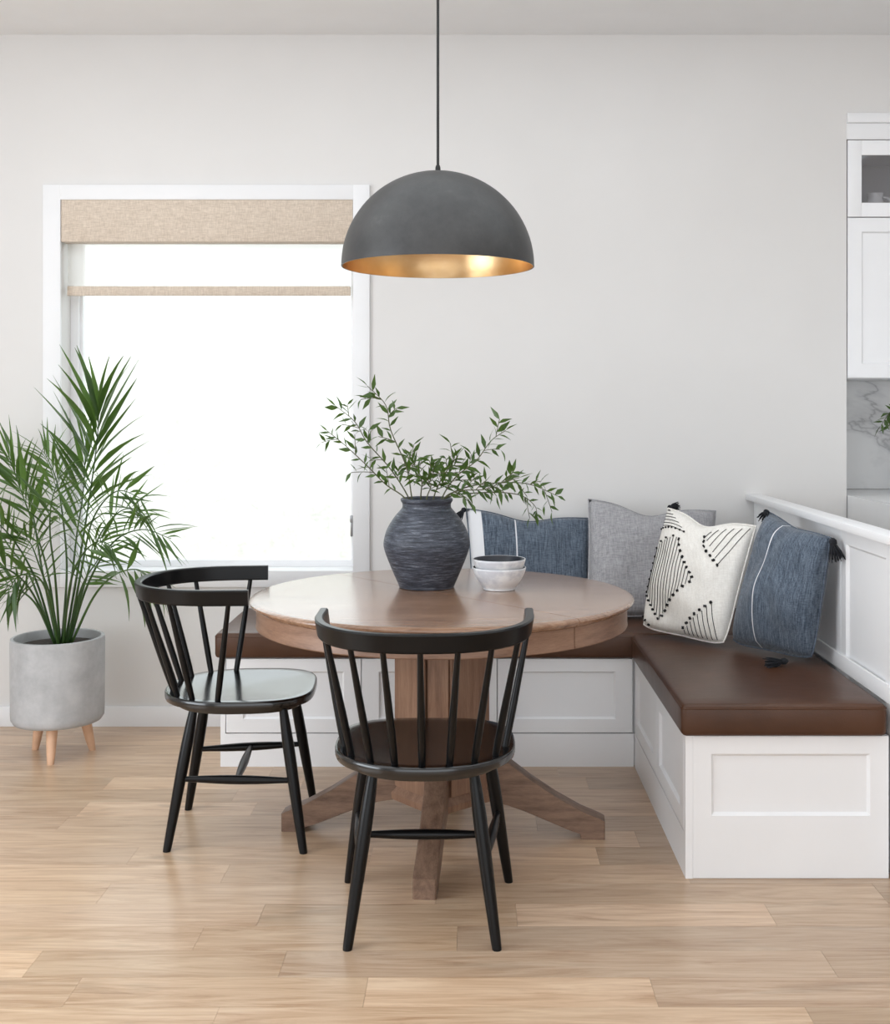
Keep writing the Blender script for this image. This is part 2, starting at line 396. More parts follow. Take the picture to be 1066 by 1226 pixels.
for r in range(-18, 21):
    y0 = Y0+.133*r
    if y0 > 5.1: break
    segs = custom.get(r)
    if segs is None:
        segs = []; x = -3.5+rng.uniform(-1.0, 0)
        while x < 3.6:
            L = rng.uniform(1.0, 1.9); segs.append((max(x, -3.5), min(x+L, 3.65), rng.uniform(.84, 1.06))); x += L
    else:
        if segs[-1][1] < 3.5: segs = segs+[(segs[-1][1], 3.62, rng.uniform(.85, 1.0))]
        if segs[0][0] > -3.0: segs = [(-3.5, segs[0][0], rng.uniform(.9, 1.05))]+segs
    for (xa, xb, tone) in segs:
        if xa > .3: tone *= .92  # left-to-right light falloff put into plank colour, besides some truly browner planks
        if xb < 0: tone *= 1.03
        if r > 17 and False: continue
        o = pm if first else pm.copy()
        if not first: COL.objects.link(o); o.parent = fl
        first = False; cnt += 1
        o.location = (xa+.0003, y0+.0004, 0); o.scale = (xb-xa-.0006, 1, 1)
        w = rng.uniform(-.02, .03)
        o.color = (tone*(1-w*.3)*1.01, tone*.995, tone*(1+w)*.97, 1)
print('planks', cnt)

# ------------------------------------------------------------------ window
win = empty('window_1', (0, 0, 0)); win['kind'] = 'structure'
cw = .076
g = G()
g.box(XL-.07, XL+.003, WY-.016, WY, ZB-.062, ZT+.059, .002); g.box(XR-.003, XR+.066, WY-.016, WY, ZB-.062, ZT+.059, .002)
g.box(XL, XR, WY-.016, WY, ZT-.003, ZT+.059, .002); g.box(XL, XR, WY-.016, WY, ZB-.062, ZB+.006, .002)
g.build('window_casing', 'trim', win)
g = G(); fw = .034; fy0, fy1 = WY+.115, WY+.175
g.box(XL, XL+fw, fy0, fy1, ZB, ZT); g.box(XR-fw*.7, XR, fy0, fy1, ZB, ZT)
g.box(XL+fw, XR-fw*.7, fy0, fy1, ZB, ZB+fw); g.box(XL+fw, XR-fw*.7, fy0, fy1, ZT-fw, ZT)
g.box(XL+fw, XL+fw+.012, fy0+.02, fy1-.01, ZB+fw, ZT-fw)
g.build('window_frame', 'vinyl', win, False)
G().box(XL+fw, XR-fw*.7, WY+.14, WY+.146, ZB+fw, ZT-fw).build('window_pane', 'glass', win, False)
g = G(); g.box(XR-.026, XR-.016, WY+.098, WY+.114, .775, .86, .002); g.box(XR-.027, XR-.013, WY+.088, WY+.1, .835, .865, .002)
tag(g.build('window_latch', 'metal', win), 'small grey metal latch')
# sill lining
G().box(XL, XR, WY, WY+.115, ZB, ZB+.006).build('window_sill', 'trim', win, False)
# roller shade
rs = empty('roller_shade', (XL+.6, WY+.05, ZT), 0, 'beige linen roller shade with sheer white cloth half drawn over the window', 'blind')
ox, oy, oz = rs.location
def rel(g, o): g.v = [(x-o[0], y-o[1], z-o[2]) for x, y, z in g.v]; return g
rel(G().box(XL+.004, XR-.004, WY-.012, WY+.07, 2.007, ZT-.002, .004), rs.location).build('valance', 'linen', rs)
rel(G().box(XL+.012, XR-.018, WY+.045, WY+.0465, 1.815, 2.03), rs.location).build('sheer_cloth', 'sheer', rs, False)
rel(G().box(XL+.012, XR-.018, WY+.036, WY+.054, 1.789, 1.829, .003), rs.location).build('hem_bar', 'linen', rs)

# outdoors
nw = G(); nw.box(-14, 6, 8.6, 8.9, -.6, 1.72)
struct(nw.build('neighbour_wall', 'stucco', sm=False))
struct(G().box(-16, 8, 5.31, 14, -.7, -.6).build('ground_outside', 'stucco', sm=False))

# ------------------------------------------------------------------ pony wall with cap and wainscot
PX = 1.163
pw = empty('wall_pony', (0, 0, 0)); pw['kind'] = 'structure'
G().box(PX+.012, PX+.030, 3.19, WY, 0, .94).build('wall_core', 'joinery', pw, False)
# wainscot skins (frame facing -x): local x -> -Y direction
def wains(y0, y1, z0, z1, m):
    o = framed(y1-y0, z1-z0, m, .009, .008, .0115).build('wainscot_panel', 'joinery', pw)
    placed(o, (PX, y1, z0), R(-90))
wains(3.21, 3.66, .40, .94, .05); wains(3.66, 4.23, .40, .94, .05); wains(4.23, 4.795, .40, .94, .05)
G().box(PX-.033, PX+.034, 3.16, WY, .938, .963, .003).build('wall_cap', 'trim', pw)
G().box(PX-.008, PX+.001, 3.2, WY, .49, .54, .002).build('wall_rail', 'trim', pw)

# ------------------------------------------------------------------ storage benches
BX0, BX1 = -.929, .592
BF = 4.247
BH = .398
b1 = empty('storage_bench', (.1, 4.5, 0), 0, 'long white storage bench against the back wall with three framed drawer fronts', 'bench')
c = b1.location
rel(G().box(BX0, 1.158, BF+.02, WY-.004, .0, BH), c).build('body', 'joinery', b1, False)
rel(G().box(BX0, BX1-.002, BF, BF+.02, 0, .121), c).build('kick_board', 'joinery', b1, False)
rel(G().box(BX0, BX0+.018, BF, BF+.02, .121, BH), c).build('end_stile', 'joinery', b1, False)
x = BX0+.0205
wd = (BX1-.004-x)/3
for k in range(3):
    o = framed(wd-.003, BH-.126, .062, .009, .007, .018, .047, .05).build('drawer_front', 'joinery', b1)
    placed(o, (x+k*wd-c[0], BF-c[1], .1245))
b2 = empty('storage_bench', (.88, 3.73, 0), 0, 'white storage bench along the half wall with framed end panel facing the camera', 'bench')
c = b2.location
SY0 = 3.227
rel(G().box(BX1+.02, 1.160, SY0+.02, BF-.004, 0, BH), c).build('body', 'joinery', b2, False)
rel(G().box(BX1, BX1+.02, SY0+.0, BF-.002, 0, .121), c).build('kick_board', 'joinery', b2, False)
rel(G().box(BX1, BX1+.02, SY0, SY0+.02, .121, BH), c).build('corner_stile', 'joinery', b2, False)
yy = SY0+.023; wl = (BF-.004-yy)/2
for k in range(2):
    o = framed(wl-.003, BH-.126, .062, .009, .007, .018, .047, .05).build('drawer_front', 'joinery', b2)
    placed(o, (BX1-c[0], yy+(k+1)*wl-c[1], .1245), R(-90))
o = framed(1.160-BX1-.0205, BH, .052, .009, .008, .0195, .05, .175).build('end_panel', 'joinery', b2)
placed(o, (BX1+.0202-c[0], SY0-c[1], 0))

def cushion(name, x0, x1, y0, y1, z0, z1, label, cx):
    root = empty(name, ((x0+x1)/2, (y0+y1)/2, z0), 0, label, 'cushion')
    c = root.location; w, d, h = (x1-x0)/2, (y1-y0)/2, z1-z0
    nx, ny = max(8, int(w*2/.045)), max(8, int(d*2/.045))
    g = G(); bm = bmesh.new(); bmesh.ops.create_cube(bm, size=1)
    for v in bm.verts: v.co = Vector((v.co.x*2*w, v.co.y*2*d, h/2+v.co.z*h))
    bmesh.ops.subdivide_edges(bm, edges=[e for e in bm.edges if abs((e.verts[0].co-e.verts[1].co).z) < .01], cuts=14, use_grid_fill=True)
    bmesh.ops.bevel(bm, geom=[e for e in bm.edges if len(e.link_faces) == 2 and e.calc_face_angle() > .5], offset=.016, segments=3, affect='EDGES', profile=.5)
    for v in bm.verts:
        fx = 1-min(1, abs(v.co.x/w))**6; fy = 1-min(1, abs(v.co.y/d))**6
        if v.co.z > h*.6: v.co.z += .007*fx*fy + .0015*noise.noise(Vector((v.co.x*7, v.co.y*7, 3)))-.0005
    bm.verts.index_update(); g.add([v.co for v in bm.verts], [[v.index for v in f.verts] for f in bm.faces]); bm.free()
    g.build('cushion_body', 'leather', root, True, 60)
    r = .014; pts = []
    for (sx, sy, a0) in ((1, 1, 0), (-1, 1, 90), (-1, -1, 180), (1, -1, 270)):
        for k in range(5):
            t = R(a0+k*22.5); pts.append((sx*(w-r-.002)+r*math.cos(t), sy*(d-r-.002)+r*math.sin(t), h-.013))
    pts.append(pts[0])
    G().tube(pts, .0028, 6, False).build('piping', 'leather', root)
    return root
cushion('bench_cushion', BX0-.02, 1.158, BF-.015, WY-.004, BH+.001, .492, 'long brown leather seat cushion on the bench below the window wall', 0)
cushion('bench_cushion', BX1-.014, 1.151, SY0-.018, BF-.017, BH+.001, .490, 'short brown leather seat cushion on the bench along the half wall', 0)

# ------------------------------------------------------------------ table
TC = Vector((-.096, 3.585, 0)); TH = .74
tb = empty('dining_table', TC, 0, 'round brown oak pedestal dining table with four splayed feet', 'table')
RT = .588
prof = [(.0, -.02), (.0, 0), (RT-.02, 0), (RT-.008, -.0015), (RT-.001, -.006), (RT, -.010), (RT-.003, -.015), (RT-.010, -.0175), (RT-.013, -.022), (RT-.02, -.026), (.3, -.026)]
prof = [(max(r, .0005), z+TH) for r, z in prof]
A = R(-49)
nrm = Vector((-math.sin(A), math.cos(A)))
for s in (1, -1):
    o = G().arc_lathe(prof, A, A+s*PI, 56, (nrm.x*s*.0011, nrm.y*s*.0011)).build('tabletop', 'table_wood', tb, True, 35)
    pr = [(.545, .655), (.567, .655), (.5685, .658), (.567, .662), (.567, .7135), (.545, .7135)]
    G().arc_lathe(pr, A, A+s*PI, 56, (nrm.x*s*.0014, nrm.y*s*.0014)).build('apron', 'table_side', tb, True, 35)
PR = R(-4)
def octo(a, ch, z, rot=PR):   # diamond with cut corners: a = half diagonal, ch = half width of cut
    pts = []
    for k in range(4):
        t = rot+k*PI/2; d = Vector((math.cos(t), math.sin(t))); n = Vector((-d.y, d.x))
        b = a-ch
        pts.append((*(d*b-n*ch), z)); pts.append((*(d*b+n*ch), z))
    return pts
colm = G().loft([octo(.165, .030, .15), octo(.165, .030, .640), octo(.19, .034, .655), octo(.19, .034, .713)])
colm.build('column', 'table_post', tb, True, 20)
# framed field panels on the four faces of the column
for k in range(4):
    t = PR+k*PI/2
    p1 = Vector((math.cos(t), math.sin(t)))*(.135)+Vector((-math.sin(t), math.cos(t)))*.030
    t2 = t+PI/2
    p2 = Vector((math.cos(t2), math.sin(t2)))*(.135)-Vector((-math.sin(t2), math.cos(t2)))*.030
    w = (p2-p1).length
    o = framed(w-.004, .48, .022, .006, .004, .007).build('column_panel', 'table_post', tb)
    d = (p1-p2).normalized()   # local x
    out = ((p1+p2)/2).normalized()
    pos = p2+d*.002+out*.0065
    placed(o, (pos.x, pos.y, .155), math.atan2(d.y, d.x))
G().loft([octo(.165, .028, .105), octo(.185, .032, .11), octo(.188, .032, .13), octo(.178, .031, .14), octo(.168, .030, .152)]).build('column_base', 'table_post', tb, True, 20)
# feet
prof2 = [(.12, .262), (.155, .262), (.20, .232), (.27, .18), (.35, .128), (.43, .085), (.487, .062), (.50, .055), (.50, .0), (.43, .0), (.428, .014), (.40, .022), (.33, .05), (.26, .078), (.20, .098), (.12, .112)]
for k in range(4):
    hw = .032; rings = []
    bv = .004
    cen = Vector((.3, .11))
    def off(p, e):
        d = Vector(p)-cen; return Vector(p)-d.normalized()*e
    for (y, e) in ((-hw, bv), (-hw+bv, 0), (hw-bv, 0), (hw, bv)):
        rings.append([(off(p, e).x, y, max(0.0, off(p, e).y) if p[1] > 0 else 0.0) for p in prof2])
    o = G().loft(rings, True).build('foot', 'table_leg', tb, True, 25)
    placed(o, (0, 0, 0), PR+k*PI/2)
    o2 = G().box(.128, .165, -.041, .041, .262, .275, .003).build('foot_cap', 'table_leg', tb)
    placed(o2, (0, 0, 0), PR+k*PI/2)

# ------------------------------------------------------------------ chairs
SZ = .45
def seat_pt(t, s=1.0):
    a, n, b = .2325, 2.25, .235
    if math.sin(t) > 0: n, b = 3.2, .228
    cx, sy = math.cos(t), math.sin(t)
    return Vector((s*a*math.copysign(abs(cx)**(2/n), cx), s*b*math.copysign(abs(sy)**(2/n), sy)))
def make_chair(loc, rz, label, group):
    ch = empty('spindle_chair', loc, rz, label, 'chair', group)
    N = 56; rings = []
    for (s, z) in ((.02, -.007), (.3, -.006), (.6, -.004), (.85, -.0015), (.97, 0), (.99, -.001), (1.0, -.005), (1.0, -.019), (.99, -.025), (.93, -.028), (.86, -.031), (.84, -.044), (.5, -.044), (.02, -.044)):
        rings.append([(*(seat_pt(2*PI*k/N, s)), SZ+z) for k in range(N)])
    G().loft(rings, True).build('seat', 'black_seat', ch, True, 50)
    # bent top rail
    ra, rb, yc, n = .265, .288, -.022, 2.35
    path = []
    for k in range(4): path.append(Vector((ra+.002*(3-k)/3, .05-(.05-yc)*k/4, 0)))
    for k in range(31):
        t = -PI*k/30; cx, sy = math.cos(t), math.sin(t)
        path.append(Vector((ra*math.copysign(abs(cx)**(2/n), cx), yc-rb*abs(sy)**(2/n), 0)))
    for k in range(3, -1, -1): path.append(Vector((-ra-.002*(3-k)/3, .05-(.05-yc)*k/4, 0)))
    rings = []; th, hh, e = .0105, .0235, .004; zc = .762
    for i, p in enumerate(path):
        t = (path[min(i+1, len(path)-1)]-path[max(i-1, 0)]).normalized(); nn = Vector((t.y, -t.x, 0))
        if nn.dot(Vector((p.x, p.y+.02, 0))) < 0: nn = -nn
        sec = [(-th+e, -hh), (th-e, -hh), (th, -hh+e), (th+.002, hh-e), (th-e+.002, hh), (-th+e, hh), (-th, hh-e), (-th, -hh+e)]
        rings.append([p+nn*(a+b*.12)+Vector((0, 0, zc+b)) for a, b in sec])
    G().loft(rings, True).build('top_rail', 'black', ch, True, 35)
    # spindles
    def raily(x): return yc-rb*(1-min(1, abs(x)/ra)**n)**(1/n)
    sp = [(0, -.207, 0, None), (.066, -.2, .088, None), (.126, -.178, .168, None), (.178, -.125, .233, None), (.205, -.048, .2655, -.008)]
    for (bx, by, tx, ty) in sp:
        for s in ((1, -1) if bx else (1,)):
            tyy = raily(tx) if ty is None else ty
            a = Vector((s*bx, by, SZ-.006)); b = Vector((s*tx, tyy, zc-hh+.006))
            pts = [a.lerp(b, k/8) for k in range(9)]
            rad = [.0085, .0092, .0096, .0096, .0092, .0086, .0080, .0074, .0070]
            G().tube(pts, rad, 10).build('spindle', 'black', ch, True, 60)
    legs = {}
    for (tx, ty, fx, fy) in ((.125, -.13, .181, -.200), (.16, .14, .222, .205)):
        for s in (1, -1):
            a = Vector((s*tx, ty, SZ-.038)); b = Vector((s*fx, fy, 0.0)); legs[(s, ty > 0)] = (a, b)
            d = (a-b).normalized()
            ks = [0, .04, .12, .25, .40, .6, .8, .97, 1]; rr = [.0125, .0135, .0155, .0175, .0178, .0165, .0145, .0125, .0115]
            g = G(); n = 14; rings = []
            for t, r in zip(ks, rr):
                p = a.lerp(b, t); rings.append([(p.x+r*math.cos(2*PI*k/n), p.y+r*math.sin(2*PI*k/n), p.z) for k in range(n)])
            g.loft(rings, True).build('leg', 'black', ch, True, 50)
    def at(key, z):
        a, b = legs[key]; t = (a.z-z)/(a.z-b.z); return a.lerp(b, t)
    mids = []
    def stretcher(p, q):
        pts = [p.lerp(q, k/12) for k in range(13)]
        rad = [.0075+.006*math.sin(PI*k/12)**1.3 for k in range(13)]
        G().tube(pts, rad, 10).build('stretcher', 'black', ch, True, 60)
    for s in (1, -1):
        p, q = at((s, False), .205), at((s, True), .205); stretcher(p, q); mids.append((p+q)/2)
    stretcher(mids[0], mids[1])
    return ch
c1 = make_chair((-.124, 3.0, 0), R(0), 'black wooden spindle chair seen from behind, in front of the table', 'black spindle chairs at the table')
c2 = copy_tree(c1); c2.location = (-.722, 3.622, 0); c2.rotation_euler = (0, 0, R(-86))
c2['label'] = 'black wooden spindle chair seen from its side, left of the table'

# ------------------------------------------------------------------ pendant lamp
LC = Vector((-.110, 3.585, 1.751)); LR = .2985
lp = empty('pendant_lamp', LC, 0, 'charcoal dome pendant lamp with gold inside, hanging above the round table', 'lamp')
n = 26; dome = 1.0
out = [(LR*math.sin(PI/2*k/n) if k else .001, LR*.985*math.cos(PI/2*k/n)) for k in range(n+1)]
G().lathe(out+[(LR-.0035, 0.0)], 72).build('lamp_shade', 'shade_out', lp, True, 60)
inn = [(LR-.0034, .0004)]+[((LR-.004)*math.sin(PI/2*k/n) if k else .001, (LR*.985-.004)*math.cos(PI/2*k/n)) for k in range(n, -1, -1)]
tag(G().lathe(inn, 72).build('shade_lining', 'shade_in', lp, True, 60), 'gold lining inside the shade')
G().lathe([(.001, .315), (.006, .315), (.008, .308), (.0085, .293), (.001, .293)], 20).build('cord_grip', 'black_cord', lp)
G().tube([(0, 0, .31), (0, 0, CEIL-LC.z-.02)], .0042, 8).build('cord', 'black_cord', lp)
G().lathe([(.001, CEIL-LC.z-.03), (.055, CEIL-LC.z-.03), (.06, CEIL-LC.z-.02), (.06, CEIL-LC.z), (.001, CEIL-LC.z)], 32).build('ceiling_rose', 'black_cord', lp)
G().lathe([(.001, .29), (.022, .29), (.022, .22), (.001, .22)], 20).build('lamp_socket', 'black_cord', lp)
G().lathe([(.012, .222), (.016, .205), (.03, .175), (.032, .155), (.022, .133), (.001, .125)], 20).build('light_bulb', 'ceramic', lp)

# ------------------------------------------------------------------ vase and bowls
VC = Vector((-.150, 3.715, TH+.0005))
vs = empty('vase', VC, 0, 'charcoal stoneware vase with brushed streaks standing on the table', 'vase')
P = bez([(0.088, .001, 0), (.092, .012, 0), (.1, .03, 0), (.117, .07, 0), (.134, .115, 0), (.1385, .145, 0), (.128, .185, 0), (.106, .222, 0), (.085, .247, 0), (.0785, .256, 0), (.0785, .268, 0), (.083, .276, 0), (.0835, .283, 0), (.080, .286, 0)], 60)
inner = [(.074, .283), (.072, .262), (.085, .235), (.1, .2), (.11, .15), (.001, .1495)]
G().lathe([(.001, .001)]+[(p.x, p.y) for p in P]+inner, 64).build('vase_body', 'vase', vs, True, 70)
BC = Vector((.082, 3.665, TH+.0005))
def bowl(z, label, s=1.0):
    r = empty('bowl', (BC.x, BC.y, BC.z+z), 0, label, 'bowl', 'stacked bowls on the table')
    outp = [(.001, .002), (.046*s, .002), (.048*s, 0), (.050*s, .001), (.050*s, .006), (.058*s, .014), (.070*s, .03), (.079*s, .048), (.084*s, .064), (.0850*s, .070), (.0842*s, .0712), (.0825*s, .0705)]
    inp = [(.0825*s, .0705), (.0805*s, .062), (.075*s, .048), (.066*s, .032), (.053*s, .018), (.03*s, .0125), (.001, .012)]
    G().lathe(outp, 56).build('bowl_wall', 'bowl', r, True, 60)
    G().lathe([(a-.0002, b+.0002) for a, b in inp], 56).build('bowl_glaze', 'bowl_in', r, True, 60)
bowl(0, 'lower white speckled bowl of the stack beside the vase')
bowl(.0265, 'upper white bowl with dark glazed inside, on top of the stack', .985)

# ------------------------------------------------------------------ leaves
def leaf_mesh(name, wid, droop, fold, mat, n=5, peak=.35):
    vs, fs = [], []
    for i in range(n+1):
        t = i/n
        w = wid*((t/peak)**.6 if t < peak else ((1-t)/(1-peak))**.9)
        if i in (0, n): w = wid*.04
        z = -droop*t*t; y = t*(1-.3*droop*t)
        vs += [(-w, y, z+fold*w), (0, y, z), (w, y, z+fold*w)]
    for i in range(n):
        a = i*3; fs += [(a, a+1, a+4, a+3), (a+1, a+2, a+5, a+4)]
    me = bpy.data.meshes.new(name); me.from_pydata(vs, [], fs); me.update(); me.materials.append(M[mat]); smooth(me, True, 180)
    return me
PALM = [leaf_mesh('palm_leaflet', .036, d, .5, 'palm') for d in (.03, .12, .28, .45)]
PALMW = [leaf_mesh('palm_leaflet_wide', .058, d, .4, 'palm') for d in (.02, .10, .22, .4)]
OL = [leaf_mesh('leaf', w, d, .25, 'leaf', 5, .4) for w, d in ((.14, .1), (.175, .2), (.15, -.08), (.13, .3))]
def mat_for(p, d, roll, L, updir=Vector((0, 0, 1))):
    d = d.normalized(); s = d.cross(updir)
    if s.length < .15: s = d.cross(Vector((0, -1, 0)))
    s.normalize(); n = s.cross(d).normalized()
    q = Matrix.Rotation(roll, 3, d); s = q @ s; n = q @ n
    m = Matrix((s*L, d*L, n*L)).transposed().to_4x4(); m.translation = p
    return m
def put(name, me, mx, parent):
    o = bpy.data.objects.new(name, me); COL.objects.link(o); o.parent = parent; o.matrix_local = mx; return o

# ------------------------------------------------------------------ potted palm
PC = Vector((-1.581, 4.40, 0))
pp = empty('potted_palm', PC, 0, 'tall feathery palm in a grey concrete pot on wooden legs, left of the window', 'plant')
pr = [(.001, .128), (.14, .128), (.160, .133), (.1685, .146), (.170, .165), (.1715, .44), (.170, .448), (.166, .450), (.158, .449), (.156, .44), (.155, .405), (.001, .405)]
G().lathe(pr, 64).build('pot', 'concrete', pp, True, 50)
G().lathe([(.001, .42), (.08, .424), (.15, .416), (.154, .412)], 32).build('soil', 'soil', pp)
for a in (-82, 150, 28):
    t = R(a); d = Vector((math.cos(t), math.sin(t), 0))
    G().tube([d*.095+Vector((0, 0, .135)), d*.105+Vector((0, 0, .10)), d*.118+Vector((0, 0, .04)), d*.127+Vector((0, 0, .0))], [.021, .020, .0165, .0125], 14).build('pot_leg', 'leg_wood', pp, True, 50)
for ch in pp.children:
    if ch.name.startswith('pot_leg'):
        for v in ch.data.vertices:
            if v.co.z < .004: v.co.z = 0
Q = lambda x, y, dy=0: px(x, y, 4.40+dy)-PC
# fronds: control points (px, py, depth offset), leaflet length m, start t, count per side, wide?, spread, up
FR = [
 # the tall frond against the window
 ([(84, 752, -.02), (97, 660, -.02), (108, 590, -.03), (116, 530, -.05), (119, 485, -.06)], .25, .42, 12, True, .55, 1),
 ([(76, 752, 0), (86, 690, .02), (92, 640, .03), (100, 585, .02), (103, 520, .0)], .22, .45, 10, False, .5, 1),
 ([(90, 755, -.03), (98, 680, -.05), (112, 620, -.08), (140, 588, -.12), (172, 598, -.16)], .16, .40, 12, False, .95, 1),
 ([(92, 756, -.04), (105, 700, -.08), (135, 650, -.14), (170, 634, -.2), (205, 645, -.26)], .17, .42, 12, False, .8, 1),
 ([(70, 755, .0), (58, 690, .0), (44, 640, -.02), (26, 590, -.05), (10, 545, -.08)], .20, .42, 12, False, .55, 1),
 ([(64, 757, -.02), (45, 700, -.06), (22, 655, -.1), (-5, 625, -.16), (-35, 615, -.22)], .19, .40, 12, False, .8, 1),
 ([(74, 757, -.05), (66, 690, -.1), (60, 640, -.14), (62, 600, -.18), (75, 560, -.2)], .17, .45, 10, False, .8, 1),
 ([(66, 758, -.06), (40, 712, -.12), (15, 685, -.18), (-10, 680, -.24), (-30, 700, -.28)], .17, .38, 11, False, .9, 1),
 ([(96, 757, -.03), (112, 715, -.05), (138, 688, -.1), (165, 682, -.14), (182, 695, -.16)], .16, .5, 6, True, .9, 1),
 ([(80, 758, -.08), (84, 700, -.14), (98, 665, -.2), (118, 648, -.25), (136, 655, -.28)], .15, .42, 9, False, .95, 1),
 ([(68, 757, .03), (50, 680, .08), (38, 610, .1), (20, 560, .12), (-8, 530, .14)], .2, .45, 11, False, .6, 1),
 ([(72, 758, -.09), (58, 715, -.15), (44, 690, -.2), (22, 690, -.24), (8, 712, -.27)], .14, .4, 8, True, .9, 1),
 # background fronds, joined leaflets
 ([(78, 756, .04), (80, 680, .09), (74, 610, .14), (66, 570, .17), (52, 540, .19)], .17, .4, 14, False, .75, 0),
 ([(88, 756, .04), (104, 690, .08), (120, 640, .12), (148, 610, .15), (176, 616, .17)], .15, .4, 12, False, .8, 0),
 ([(62, 756, .02), (36, 690, .06), (8, 650, .1), (-20, 600, .14), (-40, 590, .16)], .18, .4, 13, False, .7, 0),
 ([(72, 758, -.03), (62, 720, -.02), (48, 680, -.04), (36, 650, -.05), (20, 640, -.08)], .16, .35, 12, False, .8, 0),
 ([(86, 758, -.02), (94, 715, -.03), (104, 690, -.05), (118, 668, -.06), (124, 640, -.08)], .14, .35, 11, False, .8, 0),
 ([(64, 758, -.02), (44, 725, -.03), (20, 705, -.05), (-6, 700, -.06), (-30, 715, -.08)], .16, .35, 12, False, .8, 0),
]
stuff = G(); nl = 0
for (cp, LL, t0, cntl, wide, spread, indiv) in FR:
    pts = [Q(*p) for p in cp]; pts[0] = Vector((pts[0].x*.55, pts[0].y*.55, .415))
    path = bez(pts, 28)
    rad = [.0052*(1-.75*i/28) for i in range(29)]
    fo = G().tube(path, rad, 6).build('frond', 'palm', pp, True, 180)
    for i in range(cntl):
        t = t0+(1-t0)*(i+.5)/cntl*.98
        k = t*28; j = min(int(k), 27); p = path[j].lerp(path[j+1], k-j); tg = (path[j+1]-path[j]).normalized()
        side = tg.cross(Vector((0, -1, 0)))
        side = (side+Vector((0, rng.uniform(-.35, .35), 0))).normalized()
        rel_t = (t-t0)/(1-t0)
        for s in (1, -1):
            ang = spread*((1.25-.75*rel_t) if spread > .56 else (1.5-1.25*rel_t))+rng.uniform(-.09, .09)
            d = tg*math.cos(ang)+side*s*math.sin(ang)+Vector((0, -rng.uniform(0, .35), rng.uniform(-.9, -.5) if wide and spread > .7 else rng.uniform(-.02, .12)))
            L = LL*(.62+.62*math.sin(PI*min(1, .15+rel_t*.75)))*rng.uniform(.85, 1.08)*(1.15 if wide else 1)
            fam = PALMW if (wide or rng.random() < .15) else PALM
            me = rng.choice(fam[:3] if spread < .7 else fam)
            mx = mat_for(p, d, rng.uniform(-.9, .9)+s*.3, L)
            # keep foliage off the wall
            if PC.y+(mx @ Vector((0, 1, 0))).y > 4.76: d.y = -abs(d.y)*.3; mx = mat_for(p, d, 0, L)
            if indiv: put('leaflet', me, mx, fo); nl += 1
            else: stuff.add([mx @ v.co for v in me.vertices], [tuple(q.vertices) for q in me.polygons])
stuff.build('leaflets', 'palm', pp, True, 180, kind='stuff')
print('palm leaflets', nl)

# ------------------------------------------------------------------ branches in the vase
def branch(name, cp, label, group, base, nleaf, L, twigs=0, seed=1, start=.25, cat='branch', rad0=.0026, under=None):
    rr = random.Random(seed)
    root = empty(name, base, 0, label, cat, group)
    pts = [p-base for p in cp]; n = 30; path = bez(pts, n)
    st = G().tube(path, [rad0*(1-.6*i/n) for i in range(n+1)], 6)
    spots = []
    for i in range(nleaf):
        t = start+(1-start)*(i+.3)/nleaf
        k = t*n; j = min(int(k), n-1); spots.append((path[j].lerp(path[j+1], k-j), (path[j+1]-path[j]).normalized(), i))
    for q in range(twigs):
        t = start+(.95-start)*(q+.5)/twigs; j = int(t*n); p = path[j]; tg = (path[min(j+1, n)]-path[j]).normalized()
        sd = tg.cross(Vector((0, 1, 0))).normalized()*(1 if q % 2 else -1)
        d = (tg*.8+sd*.75+Vector((0, rr.uniform(-.6, .5), .05))).normalized(); ln = rr.uniform(.04, .075)
        tp = [p+d*ln*s/4+Vector((0, 0, -.004*s*s/8)) for s in range(5)]
        st.tube(tp, [.0012]*5, 5)
        for s in range(1, 5): spots.append((tp[s], d, s+q))
    so = st.build('stem', 'bark', root, True, 180)
    spots.append((path[-1], (path[-1]-path[-2]).normalized(), -1))
    for (p, tg, i) in spots:
        sd = tg.cross(Vector((0, 1, 0)));  sd = sd.normalized()*(1 if i % 2 else -1)
        d = tg*rr.uniform(.5, .9)+sd*rr.uniform(.5, .9)+Vector((0, rr.uniform(-.6, .6), rr.uniform(-.25, .15)))
        if i == -1: d = tg
        put('leaf', rr.choice(OL), mat_for(p, d, rr.uniform(-.9, .9)+1.1*(rr.random() < .5), L*rr.uniform(.8, 1.3)), so)
    return root
vb = VC+Vector((0, 0, .16))
def VP(x, y, dy=0): return px(x, y, 3.715+dy)
gp = 'leafy branches in the charcoal vase'
mouth = lambda dx, dy: VC+Vector((dx, dy, .275))
def VB(cp, dx, dy, label, nleaf, L, twigs, seed, start=.3):
    b = VC+Vector((dx*.3, dy*.3, .153))
    branch('leafy_branch', [b, mouth(dx, dy)]+[VP(*q) for q in cp], label, gp, b, nleaf, L, twigs, seed, start)
VB([(487, 560, -.02), (468, 515, -.04), (462, 485, -.05), (440, 462, -.06)], -.045, -.01, 'tallest leafy branch in the vase, arching up to the left', 22, .044, 4, 3)
VB([(468, 562, .03), (440, 530, .05), (425, 505, .06), (402, 486, .07)], -.055, .02, 'leafy branch in the vase reaching left just under the tallest one', 20, .042, 5, 4)
VB([(462, 580, -.03), (440, 558, -.05), (412, 532, -.07), (392, 516, -.08)], -.06, -.02, 'lowest leafy branch leaning out left of the vase', 18, .038, 4, 5)
VB([(545, 572, -.03), (570, 552, -.05), (588, 528, -.07), (606, 515, -.09)], .045, -.01, 'leafy branch in the vase rising right to a cluster of upright leaves', 19, .046, 4, 6)
VB([(560, 583, .02), (600, 578, .04), (635, 580, .05), (668, 594, .06)], .055, .02, 'long leafy branch stretching level to the right of the vase', 24, .042, 7, 7, .28)
